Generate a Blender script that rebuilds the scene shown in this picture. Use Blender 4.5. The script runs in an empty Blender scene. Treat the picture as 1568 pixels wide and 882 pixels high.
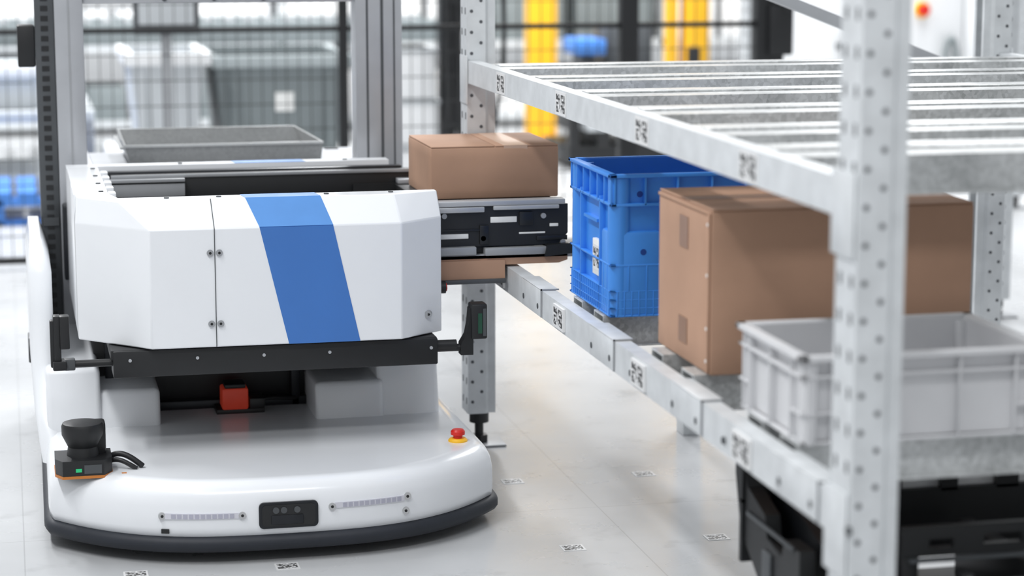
import bpy, bmesh, math, random
from mathutils import Vector, Matrix
random.seed(4)
scene = bpy.context.scene
try:
    scene.view_settings.view_transform = 'Standard'
    scene.view_settings.look = 'None'
except Exception as e:
    print(e)

# ------------------------------------------------------------ materials
def s2l(c):
    return tuple(((v/255)/12.92 if v/255 <= 0.04045 else ((v/255+0.055)/1.055)**2.4) for v in c)
MATS = {}
def mat(name, rgb, rough=0.5, metal=0.0, noise=0.0, nscale=20, coat=0.0, bump=0.0, bscale=60, emit=0.0, detail=4):
    if name in MATS: return MATS[name]
    m = bpy.data.materials.new(name); m.use_nodes = True
    nt = m.node_tree; b = nt.nodes['Principled BSDF']
    col = s2l(rgb)
    b.inputs['Base Color'].default_value = (*col, 1)
    b.inputs['Roughness'].default_value = rough
    b.inputs['Metallic'].default_value = metal
    b.inputs['Coat Weight'].default_value = coat
    b.inputs['Coat Roughness'].default_value = 0.08
    tc = nt.nodes.new('ShaderNodeTexCoord')
    nz = nt.nodes.new('ShaderNodeTexNoise'); nz.inputs['Scale'].default_value = nscale
    nz.inputs['Detail'].default_value = detail
    nt.links.new(tc.outputs['Object'], nz.inputs['Vector'])
    amt = noise if noise > 0 else 0.03
    cr = nt.nodes.new('ShaderNodeValToRGB')
    cr.color_ramp.elements[0].position = 0.3; cr.color_ramp.elements[1].position = 0.7
    cr.color_ramp.elements[0].color = (*[max(0, v*(1-amt)) for v in col], 1)
    cr.color_ramp.elements[1].color = (*[min(1, v*(1+amt)) for v in col], 1)
    nt.links.new(nz.outputs['Fac'], cr.inputs['Fac'])
    nt.links.new(cr.outputs['Color'], b.inputs['Base Color'])
    if bump > 0:
        n2 = nt.nodes.new('ShaderNodeTexNoise'); n2.inputs['Scale'].default_value = bscale
        nt.links.new(tc.outputs['Object'], n2.inputs['Vector'])
        bp = nt.nodes.new('ShaderNodeBump'); bp.inputs['Strength'].default_value = bump
        bp.inputs['Distance'].default_value = 0.01
        nt.links.new(n2.outputs['Fac'], bp.inputs['Height'])
        nt.links.new(bp.outputs['Normal'], b.inputs['Normal'])
    if emit > 0:
        b.inputs['Emission Color'].default_value = (*col, 1)
        b.inputs['Emission Strength'].default_value = emit
    MATS[name] = m
    return m

def qr_mat(name, n, plane, dark=0.04, light=0.74):
    if name in MATS: return MATS[name]
    m = bpy.data.materials.new(name); m.use_nodes = True
    nt = m.node_tree; b = nt.nodes['Principled BSDF']; L = nt.links
    b.inputs['Roughness'].default_value = 0.5
    tc = nt.nodes.new('ShaderNodeTexCoord')
    sep = nt.nodes.new('ShaderNodeSeparateXYZ'); L.new(tc.outputs['Generated'], sep.inputs[0])
    u, v = {'xy': (0, 1), 'yz': (1, 2), 'xz': (0, 2)}[plane]
    def mth(op, a, bb=None):
        nd = nt.nodes.new('ShaderNodeMath'); nd.operation = op
        if hasattr(a, 'links'): L.new(a, nd.inputs[0])
        else: nd.inputs[0].default_value = a
        if bb is not None:
            if hasattr(bb, 'links'): L.new(bb, nd.inputs[1])
            else: nd.inputs[1].default_value = bb
        return nd.outputs[0]
    fu = mth('FLOOR', mth('MULTIPLY', sep.outputs[u], n[0])); fv = mth('FLOOR', mth('MULTIPLY', sep.outputs[v], n[1]))
    cb = nt.nodes.new('ShaderNodeCombineXYZ'); L.new(fu, cb.inputs[0]); L.new(fv, cb.inputs[1])
    wn = nt.nodes.new('ShaderNodeTexWhiteNoise'); wn.noise_dimensions = '2D'; L.new(cb.outputs[0], wn.inputs['Vector'])
    blk = mth('GREATER_THAN', wn.outputs['Value'], 0.42)
    def inside(o, mg):
        return mth('LESS_THAN', mth('ABSOLUTE', mth('SUBTRACT', o, 0.5)), 0.5-mg)
    msk = mth('MULTIPLY', inside(sep.outputs[u], 0.08), inside(sep.outputs[v], 0.12))
    if plane == 'yz':
        gap = mth('GREATER_THAN', mth('ABSOLUTE', mth('SUBTRACT', sep.outputs[u], 0.5)), 0.035)
        msk = mth('MULTIPLY', msk, gap)
    k = mth('MULTIPLY', blk, msk)
    mx = nt.nodes.new('ShaderNodeMix'); mx.data_type = 'RGBA'
    L.new(k, mx.inputs['Factor'])
    mx.inputs['A'].default_value = (light, light, light, 1); mx.inputs['B'].default_value = (dark, dark, dark, 1)
    L.new(mx.outputs['Result'], b.inputs['Base Color'])
    MATS[name] = m
    return m

def galv_mat(name='galvanised_steel', lo=0.34, hi=0.70, metal=0.25):
    m = bpy.data.materials.new(name); m.use_nodes = True
    nt = m.node_tree; b = nt.nodes['Principled BSDF']; L = nt.links
    tc = nt.nodes.new('ShaderNodeTexCoord')
    vo = nt.nodes.new('ShaderNodeTexVoronoi'); vo.inputs['Scale'].default_value = 140
    L.new(tc.outputs['Object'], vo.inputs['Vector'])
    nz = nt.nodes.new('ShaderNodeTexNoise'); nz.inputs['Scale'].default_value = 9; nz.inputs['Detail'].default_value = 6
    L.new(tc.outputs['Object'], nz.inputs['Vector'])
    mx = nt.nodes.new('ShaderNodeMix'); mx.data_type = 'RGBA'; mx.inputs['Factor'].default_value = 0.3
    L.new(nz.outputs['Fac'], mx.inputs['A']); L.new(vo.outputs['Color'], mx.inputs['B'])
    cr = nt.nodes.new('ShaderNodeValToRGB')
    cr.color_ramp.elements[0].position = 0.25; cr.color_ramp.elements[1].position = 0.75
    cr.color_ramp.elements[0].color = (lo, lo*1.03, lo*1.03, 1); cr.color_ramp.elements[1].color = (hi, hi*1.02, hi*1.02, 1)
    L.new(mx.outputs['Result'], cr.inputs['Fac']); L.new(cr.outputs['Color'], b.inputs['Base Color'])
    b.inputs['Metallic'].default_value = metal; b.inputs['Roughness'].default_value = 0.36
    return m

WHITE = mat('robot_white_paint', (236, 238, 241), 0.32, noise=0.012, nscale=6, coat=0.4)
DECK = mat('robot_deck_gloss', (236, 238, 241), 0.22, noise=0.01, nscale=5, coat=0.25)
BLUE = mat('robot_blue_stripe', (58, 115, 190), 0.35, noise=0.03, nscale=8, coat=0.3)
BLACK = mat('black_plastic', (26, 27, 29), 0.45, noise=0.1)
RUBBER = mat('black_rubber', (34, 38, 46), 0.6, noise=0.1, bump=0.05)
DARKM = mat('dark_anodised', (42, 44, 48), 0.35, 0.5, noise=0.08)
DGREY = mat('dark_grey', (74, 77, 80), 0.5, noise=0.08)
ALU = mat('aluminium', (182, 184, 188), 0.38, 0.4, noise=0.03)
ALU2 = mat('aluminium_dull', (160, 162, 165), 0.45, 0.25, noise=0.04)
STEEL = mat('polished_steel', (200, 200, 200), 0.25, 0.9)
RACK = mat('rack_white_paint', (212, 215, 217), 0.42, 0.1, noise=0.08, nscale=24)
HOLE = mat('hole_shade', (88, 90, 94), 0.8)  # shade inside punched holes, put into the colour of solid discs and tabs
GALV = galv_mat()
CARD = mat('cardboard', (178, 141, 117), 0.8, noise=0.07, nscale=7, bump=0.08, bscale=18)
TAPE = mat('packing_tape', (146, 113, 92), 0.35, noise=0.05)
TAPEL = mat('packing_tape_light', (204, 172, 150), 0.4, noise=0.05)
CRB = mat('blue_crate_plastic', (64, 140, 226), 0.38, noise=0.05, nscale=12)
CRBD = mat('blue_crate_shadow', (18, 62, 140), 0.5)
CRG = mat('grey_tote_plastic', (210, 210, 212), 0.42, noise=0.025, nscale=14)
RED = mat('red_plastic', (214, 38, 30), 0.4)
ORED = mat('orange_red_sensor', (206, 66, 44), 0.45, noise=0.1, emit=0.12)  # faint glow put into the colour of a plain red sensor box
YEL = mat('yellow_paint', (250, 192, 40), 0.5, noise=0.04)
ORANGE = mat('orange_gasket', (196, 120, 50), 0.5)
GREEN = mat('green_led', (40, 170, 110), 0.4, emit=0.4)
DGREEN = mat('dark_green_board', (30, 74, 56), 0.4)
LED = mat('led_diffuser', (212, 212, 220), 0.3)
LEDB = mat('led_cell', (176, 176, 190), 0.3)
LABEL = mat('white_label', (232, 232, 230), 0.5)
BGW = mat('offwhite_panel', (238, 239, 240), 0.5, noise=0.02, nscale=3)
BGG = mat('light_grey_panel', (198, 202, 205), 0.5, noise=0.03, nscale=3)
BGD = mat('grey_bin_plastic', (124, 132, 134), 0.5, noise=0.05, nscale=5)
PALB = mat('blue_pallet_plastic', (70, 128, 205), 0.5)
FENCE = mat('fence_black', (38, 40, 42), 0.6)
QRF = qr_mat('floor_code_print', (12, 10), 'xy', 0.10, 0.66)
QRB = qr_mat('beam_code_print', (20, 11), 'yz')

# ------------------------------------------------------------ helpers
def empty(name, loc):
    e = bpy.data.objects.new(name, None); e.location = loc
    e.empty_display_size = 0.1
    scene.collection.objects.link(e); return e
def finish(name, bm, m, parent=None, smooth=True, ang=32):
    bmesh.ops.recalc_face_normals(bm, faces=bm.faces)
    me = bpy.data.meshes.new(name); bm.to_mesh(me); bm.free()
    if smooth:
        me.shade_smooth(); me.set_sharp_from_angle(angle=math.radians(ang))
    ms = m if isinstance(m, (list, tuple)) else [m]
    for x in ms: me.materials.append(x)
    o = bpy.data.objects.new(name, me); scene.collection.objects.link(o)
    if parent:
        o.parent = parent; o.matrix_parent_inverse = Matrix.Translation(-parent.location)
    return o
def bm_box(bm, x0, x1, y0, y1, z0, z1, bev=0.0, seg=2):
    t = bmesh.new()
    bmesh.ops.create_cube(t, size=1)
    for v in t.verts:
        v.co = Vector(((x0+x1)/2+v.co.x*(x1-x0), (y0+y1)/2+v.co.y*(y1-y0), (z0+z1)/2+v.co.z*(z1-z0)))
    if bev > 0:
        bev = min(bev, 0.45*min(abs(x1-x0), abs(y1-y0), abs(z1-z0)))
        bmesh.ops.bevel(t, geom=t.edges[:], offset=bev, segments=seg, affect='EDGES', profile=0.5)
    merge(bm, t)
def merge(bm, t):
    mp = {}
    for v in t.verts: mp[v] = bm.verts.new(v.co)
    for f in t.faces:
        nf = bm.faces.new([mp[v] for v in f.verts]); nf.material_index = f.material_index
    t.free()
def box(name, x0, x1, y0, y1, z0, z1, m, parent=None, bev=0.0, seg=2):
    bm = bmesh.new(); bm_box(bm, x0, x1, y0, y1, z0, z1, bev, seg)
    return finish(name, bm, m, parent)
def boxes(name, lst, m, parent=None, bev=0.0):
    bm = bmesh.new()
    for b in lst: bm_box(bm, *b, bev)
    return finish(name, bm, m, parent)
def bm_cyl(bm, p0, p1, r, seg=20, r2=None):
    p0 = Vector(p0); p1 = Vector(p1); d = p1-p0
    t = bmesh.new()
    bmesh.ops.create_cone(t, cap_ends=True, segments=seg, radius1=r, radius2=r if r2 is None else r2, depth=d.length)
    q = Vector((0, 0, 1)).rotation_difference(d.normalized()).to_matrix().to_4x4()
    bmesh.ops.transform(t, matrix=Matrix.Translation((p0+p1)/2) @ q, verts=t.verts)
    merge(bm, t)
def cyl(name, p0, p1, r, m, parent=None, seg=20, r2=None):
    bm = bmesh.new(); bm_cyl(bm, p0, p1, r, seg, r2); return finish(name, bm, m, parent)
def cyls(name, lst, m, parent=None, seg=14):
    bm = bmesh.new()
    for c in lst: bm_cyl(bm, c[0], c[1], c[2], seg)
    return finish(name, bm, m, parent)
def bm_prism(bm, pts, axis, lo, hi):
    def P(a, b, c):
        return {'x': (c, a, b), 'y': (a, c, b), 'z': (a, b, c)}[axis]
    A = [bm.verts.new(P(a, b, lo)) for a, b in pts]; B = [bm.verts.new(P(a, b, hi)) for a, b in pts]
    n = len(pts)
    bm.faces.new(A); bm.faces.new(B[::-1])
    for i in range(n): bm.faces.new((A[i], A[(i+1) % n], B[(i+1) % n], B[i]))
def prism(name, pts, axis, lo, hi, m, parent=None):
    bm = bmesh.new(); bm_prism(bm, pts, axis, lo, hi); return finish(name, bm, m, parent)
def loft(name, rings, m, parent=None, cap=True, ang=32):
    bm = bmesh.new(); R = [[bm.verts.new(p) for p in r] for r in rings]
    n = len(R[0])
    for a, b in zip(R, R[1:]):
        for i in range(n): bm.faces.new((a[i], a[(i+1) % n], b[(i+1) % n], b[i]))
    if cap: bm.faces.new(R[0][::-1]); bm.faces.new(R[-1])
    return finish(name, bm, m, parent, ang=ang)
def tube(name, pts, r, m, parent=None):
    cu = bpy.data.curves.new(name, 'CURVE'); cu.dimensions = '3D'; cu.bevel_depth = r; cu.bevel_resolution = 3
    sp = cu.splines.new('NURBS'); sp.points.add(len(pts)-1)
    for p, q in zip(sp.points, pts): p.co = (*q, 1)
    sp.use_endpoint_u = True; sp.order_u = 4
    cu.materials.append(m)
    o = bpy.data.objects.new(name, cu); scene.collection.objects.link(o)
    if parent: o.parent = parent; o.matrix_parent_inverse = Matrix.Translation(-parent.location)
    return o

# ------------------------------------------------------------ room
def floor_mat():
    m = bpy.data.materials.new('epoxy_floor'); m.use_nodes = True
    nt = m.node_tree; b = nt.nodes['Principled BSDF']; L = nt.links
    tc = nt.nodes.new('ShaderNodeTexCoord')
    nz = nt.nodes.new('ShaderNodeTexNoise'); nz.inputs['Scale'].default_value = 1.3; nz.inputs['Detail'].default_value = 7
    nz.inputs['Roughness'].default_value = 0.55
    L.new(tc.outputs['Object'], nz.inputs['Vector'])
    cr = nt.nodes.new('ShaderNodeValToRGB')
    cr.color_ramp.elements[0].position = 0.3; cr.color_ramp.elements[1].position = 0.7
    cr.color_ramp.elements[0].color = (0.41, 0.418, 0.428, 1); cr.color_ramp.elements[1].color = (0.56, 0.568, 0.576, 1)
    L.new(nz.outputs['Fac'], cr.inputs['Fac'])
    br = nt.nodes.new('ShaderNodeTexBrick'); br.offset = 0
    br.inputs['Scale'].default_value = 1.0; br.inputs['Brick Width'].default_value = 1.24; br.inputs['Row Height'].default_value = 2.3
    br.inputs['Mortar Size'].default_value = 0.0018; br.inputs['Mortar Smooth'].default_value = 0.5
    br.inputs['Color1'].default_value = (1, 1, 1, 1); br.inputs['Color2'].default_value = (1, 1, 1, 1); br.inputs['Mortar'].default_value = (0.76, 0.76, 0.76, 1)
    L.new(tc.outputs['Object'], br.inputs['Vector'])
    n3 = nt.nodes.new('ShaderNodeTexNoise'); n3.inputs['Scale'].default_value = 9; n3.inputs['Detail'].default_value = 8
    L.new(tc.outputs['Object'], n3.inputs['Vector'])
    c3 = nt.nodes.new('ShaderNodeValToRGB'); c3.color_ramp.elements[0].position = 0.28; c3.color_ramp.elements[1].position = 0.40
    c3.color_ramp.elements[0].color = (0.8, 0.8, 0.8, 1); c3.color_ramp.elements[1].color = (1, 1, 1, 1)
    L.new(n3.outputs['Fac'], c3.inputs['Fac'])
    mx = nt.nodes.new('ShaderNodeMix'); mx.data_type = 'RGBA'; mx.blend_type = 'MULTIPLY'; mx.inputs['Factor'].default_value = 1
    L.new(cr.outputs['Color'], mx.inputs['A']); L.new(br.outputs['Color'], mx.inputs['B'])
    m2 = nt.nodes.new('ShaderNodeMix'); m2.data_type = 'RGBA'; m2.blend_type = 'MULTIPLY'; m2.inputs['Factor'].default_value = 1
    L.new(mx.outputs['Result'], m2.inputs['A']); L.new(c3.outputs['Color'], m2.inputs['B'])
    L.new(m2.outputs['Result'], b.inputs['Base Color'])
    n2 = nt.nodes.new('ShaderNodeTexNoise'); n2.inputs['Scale'].default_value = 5; n2.inputs['Detail'].default_value = 5
    L.new(tc.outputs['Object'], n2.inputs['Vector'])
    mr = nt.nodes.new('ShaderNodeMapRange'); mr.inputs['To Min'].default_value = 0.20; mr.inputs['To Max'].default_value = 0.38
    L.new(n2.outputs['Fac'], mr.inputs['Value']); L.new(mr.outputs['Result'], b.inputs['Roughness'])
    b.inputs['Specular IOR Level'].default_value = 0.5
    return m
box('floor', -5, 9, -2, 16, -0.1, 0, floor_mat())
box('wall_back', -5, 9, 15.9, 16, 0, 5, mat('wall_white', (244, 245, 246), 0.7, noise=0.02, nscale=1))

# floor markers
k = 0
for (x, y) in [(0.214, 4.31), (0.514, 4.30), (1.106, 4.30), (1.42, 4.31), (1.105, 4.86), (1.42, 4.86), (-0.09, 4.86)]:
    box('floor_code_marker' if k == 0 else 'floor_code_marker.%03d' % k, x-0.024, x+0.024, y-0.022, y+0.022, 0.0, 0.0008, QRF); k += 1

# ------------------------------------------------------------ rack
def upright(parent, X, Y, z0, z1, sgn=1, nm='upright'):
    sec = [(0, -.038), (0, .038), (.045, .038), (.052, .03), (.07, .03), (.07, .018), (.067, .018), (.067, .027), (.05, .027), (.043, .035), (.003, .035),
           (.003, -.035), (.043, -.035), (.05, -.027), (.067, -.027), (.067, -.018), (.07, -.018), (.07, -.03), (.052, -.03), (.045, -.038)]
    prism(nm, [(X+sgn*a, Y+b) for a, b in sec], 'z', z0, z1, RACK, parent)
    bm = bmesh.new()
    z = z0+0.03; i = 0
    while z < z1-0.02:
        for xo in (0.011, 0.034):
            zz = z + (0.025 if xo > 0.02 else 0)
            bm_cyl(bm, (X+sgn*xo, Y-0.0386, zz), (X+sgn*xo, Y-0.037, zz), 0.0042, 10)
        for yo in (-0.02, 0.02):
            bm_box(bm, X-0.0006 if sgn > 0 else X, X if sgn > 0 else X+0.0006, Y+yo-0.004, Y+yo+0.004, z-0.008, z+0.008)
        z += 0.05
    finish(nm+'_holes', bm, HOLE, parent)
def foot(parent, X, Y, z1, nm):
    bm = bmesh.new()
    bm_box(bm, X-0.045, X+0.06, Y-0.045, Y+0.045, 0, 0.006, 0.002)
    finish(nm+'_plate', bm, ALU2, parent)
    bm = bmesh.new()
    bm_cyl(bm, (X, Y, 0.006), (X, Y, z1+0.01), 0.011); bm_cyl(bm, (X, Y, 0.006), (X, Y, 0.025), 0.022, 6); bm_cyl(bm, (X, Y, z1-0.028), (X, Y, z1-0.002), 0.024, 24)
    finish(nm+'_screw', bm, BLACK, parent)

XA = 1.072   # aisle face
YN, YF = 2.727, 5.24
rack = empty('storage_rack', (1.75, 4.0, 0))
for X, sg in ((XA, 1), (2.47, -1)):
    for Y in (YN, YF):
        upright(rack, X, Y, 0.085, 2.4, sg); foot(rack, X+sg*0.035, Y, 0.085, 'foot')
def beam(parent, X, z0, z1, sg, nm):
    w = 0.045
    sec = [(0, z0), (0, z1), (0.03, z1), (0.03, z1-0.014), (w, z1-0.014), (w, z0)]
    bm = bmesh.new(); bm_prism(bm, [(X+sg*a, b) for a, b in sec], 'y', YN+0.04, YF-0.04)
    finish(nm, bm, RACK, parent)
    l = []
    for ya, yb in ((YN-0.03, YN+0.05), (YF-0.05, YF+0.03)):
        l.append((X-0.004*sg, X-0.0008*sg, ya, yb, z0-0.05, z1+0.012) if sg > 0 else (X+0.0008, X+0.004, ya, yb, z0-0.05, z1+0.012))
    boxes(nm+'_connectors', l, RACK, parent, 0.001)
XL = 1.67   # rear beam of the shallower lower level
beam(rack, XA, 0.895, 0.948, 1, 'upper_beam_aisle'); beam(rack, 2.47, 0.895, 0.948, -1, 'upper_beam_rear')
beam(rack, XA, 0.460, 0.518, 1, 'lower_beam_aisle'); beam(rack, XL, 0.460, 0.518, -1, 'lower_beam_rear')
boxes('lower_level_legs', [(XL-0.045, XL, y-0.03, y+0.03, 0.0, 0.53) for y in (YN, YF)], RACK, rack, 0.002)
def chan(parent, yc, ztop, w, h, nm, x0=XA+0.032, x1=2.44, lip=0.015):
    t = 0.003; a = w/2
    sec = [(yc-a-lip, ztop-h), (yc-a-lip, ztop-h+t), (yc-a, ztop-h+t), (yc-a, ztop), (yc+a, ztop), (yc+a, ztop-h+t), (yc+a+lip, ztop-h+t), (yc+a+lip, ztop-h),
           (yc+a-t, ztop-h), (yc+a-t, ztop-t), (yc-a+t, ztop-t), (yc-a+t, ztop-h)]
    bm = bmesh.new()
    bm_prism(bm, sec, 'x', x0, x1); finish(nm, bm, GALV, parent)
for i, yc in enumerate((5.03, 4.63, 4.23, 3.83, 3.45, 3.12)):
    chan(rack, yc, 0.945, 0.19, 0.058, 'upper_support_bar_%d' % (i+1))
    box('upper_support_fold_%d' % (i+1), XA+0.035, 2.43, yc-0.02, yc+0.02, 0.9445, 0.949, GALV, rack, 0.002)
for i, yc in enumerate((4.26, 4.10, 3.70, 3.52, 3.17, 3.02)):
    chan(rack, yc, 0.53, 0.07, 0.06, 'lower_support_bar_%d' % (i+1), x1=XL-0.03)
l = []
for yc in (4.52, 3.95, 3.42, 2.89):
    l.append((XA-0.0035, XA-0.0005, yc-0.085, yc+0.085, 0.462, 0.521)); l.append((XA-0.0035, XA+0.035, yc-0.085, yc+0.085, 0.5185, 0.5215))
boxes('lower_beam_sleeves', l, RACK, rack, 0.001)
l = []
for yc in (4.52, 3.95, 3.42, 2.89):
    l.append((XA-0.0037, XA-0.0002, yc-0.0866, yc-0.0853, 0.462, 0.5216)); l.append((XA-0.0037, XA+0.036, yc-0.0866, yc-0.0853, 0.5186, 0.5216))
boxes('lower_beam_sleeve_edges', l, ALU2, rack)
l = []
for yc in (4.52, 3.95, 3.42, 2.89):
    for dy in (-0.2, -0.06, 0.07): l.append(((XA-0.0045, yc+dy, 0.482), (XA+0.001, yc+dy, 0.482), 0.006))
cyls('lower_beam_bolts', l, DGREY, rack)
for i, yc in enumerate((4.83, 4.28, 3.70, 3.13)):
    box('upper_code_label_%d' % (i+1), XA-0.0012, XA-0.0002, yc-0.042, yc+0.042, 0.897, 0.944, QRB, rack)
    box('lower_code_label_%d' % (i+1), XA-0.005, XA-0.0002, yc-0.042, yc+0.042, 0.466, 0.512, QRB, rack)
def strut(nm, p0, p1, w, m, parent):
    p0 = Vector(p0); p1 = Vector(p1); d = p1-p0
    bm = bmesh.new(); bm_box(bm, -w/2, w/2, -w/2, w/2, -d.length/2, d.length/2, 0.002)
    q = Vector((0, 0, 1)).rotation_difference(d.normalized()).to_matrix().to_4x4()
    bmesh.ops.transform(bm, matrix=Matrix.Translation((p0+p1)/2) @ q, verts=bm.verts)
    finish(nm, bm, m, parent)
for Y in (YN, YF):
    strut('diagonal_brace', (1.13, Y, 1.37), (2.41, Y, 0.88), 0.028, ALU, rack)
    strut('diagonal_brace', (1.13, Y, 1.42), (2.41, Y, 1.95), 0.028, ALU, rack)

# neighbouring rack
r2 = empty('storage_rack.001', (3.6, 7.8, 0))
for X, sg in ((3.08, 1), (4.4, -1)):
    for Y in (6.6, 9.1):
        upright(r2, X, Y, 0.06, 2.4, sg); foot(r2, X+sg*0.035, Y, 0.06, 'foot')
for z in (1.33, 2.2):
    boxes('beam', [(3.08, 3.12, 6.64, 9.06, z, z+0.06), (4.36, 4.4, 6.64, 9.06, z, z+0.06)], RACK, r2)

# ------------------------------------------------------------ cardboard boxes
def carton(name, x0, x1, y0, y1, z0, z1, tape_axis='x', extra=None):
    e = empty(name, ((x0+x1)/2, (y0+y1)/2, z0))
    bm = bmesh.new(); bm_box(bm, x0, x1, y0, y1, z0, z1-0.004, 0.004, 2)
    bmesh.ops.subdivide_edges(bm, edges=[ed for ed in bm.edges if ed.calc_length() > 0.08], cuts=5, use_grid_fill=True)
    cx, cy, cz = (x0+x1)/2, (y0+y1)/2, (z0+z1)/2
    for v in bm.verts:
        u = (v.co.x-cx)/((x1-x0)/2); w = (v.co.y-cy)/((y1-y0)/2); t = (v.co.z-cz)/((z1-z0)/2)
        if abs(w) > 0.99: v.co.y += 0.004*math.copysign(1, w)*(1-u*u)*(1-t*t)
        if abs(t) > 0.95 and t > 0: v.co.z -= 0.003*(1-u*u)*(1-w*w)
    finish('body', bm, CARD, e)
    g = 0.0012
    if tape_axis == 'x':
        boxes('top_flaps', [(x0+.001, x1-.001, y0+.001, cy-g, z1-0.004, z1-0.001), (x0+.001, x1-.001, cy+g, y1-.001, z1-0.004, z1-0.001)], CARD, e, 0.001)
        boxes('tape', [(x0, x1, cy-0.024, cy+0.024, z1-0.001, z1-0.0003), (x0-0.0012, x0-0.0002, cy-0.024, cy+0.024, z1-0.085, z1-0.03), (x0-0.0012, x0-0.0002, cy-0.024, cy+0.024, z0+0.03, z0+0.075)], TAPE, e)
    else:
        boxes('top_flaps', [(x0+.001, cx-g, y0+.001, y1-.001, z1-0.004, z1-0.001), (cx+g, x1-.001, y0+.001, y1-.001, z1-0.004, z1-0.001)], CARD, e, 0.001)
        boxes('tape', [(cx+0.02, cx+0.075, y0, y1, z1-0.001, z1-0.0003), (cx+0.02, cx+0.075, y0-0.0008, y0+0.0002, z1-0.03, z1-0.0005)], TAPEL, e)
    return e
big = carton('cardboard_box', 1.126, 1.592, 3.468, 3.772, 0.531, 0.812)
boxes('side_flap', [(1.1215, 1.1258, 3.4705, 3.482, 0.535, 0.80), (1.1235, 1.1258, 3.4705, 3.77, 0.800, 0.806)], CARD, big, 0.001)
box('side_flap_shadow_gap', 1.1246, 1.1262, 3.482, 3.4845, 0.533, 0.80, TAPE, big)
cyls('staples', [((1.1205, 3.476, z), (1.1225, 3.476, z), 0.003) for z in (0.785, 0.70, 0.61, 0.555)], LABEL, big)
small = carton('cardboard_box.001', 0.926, 1.222, 4.90, 5.19, 0.655, 0.776, 'y')

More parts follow.
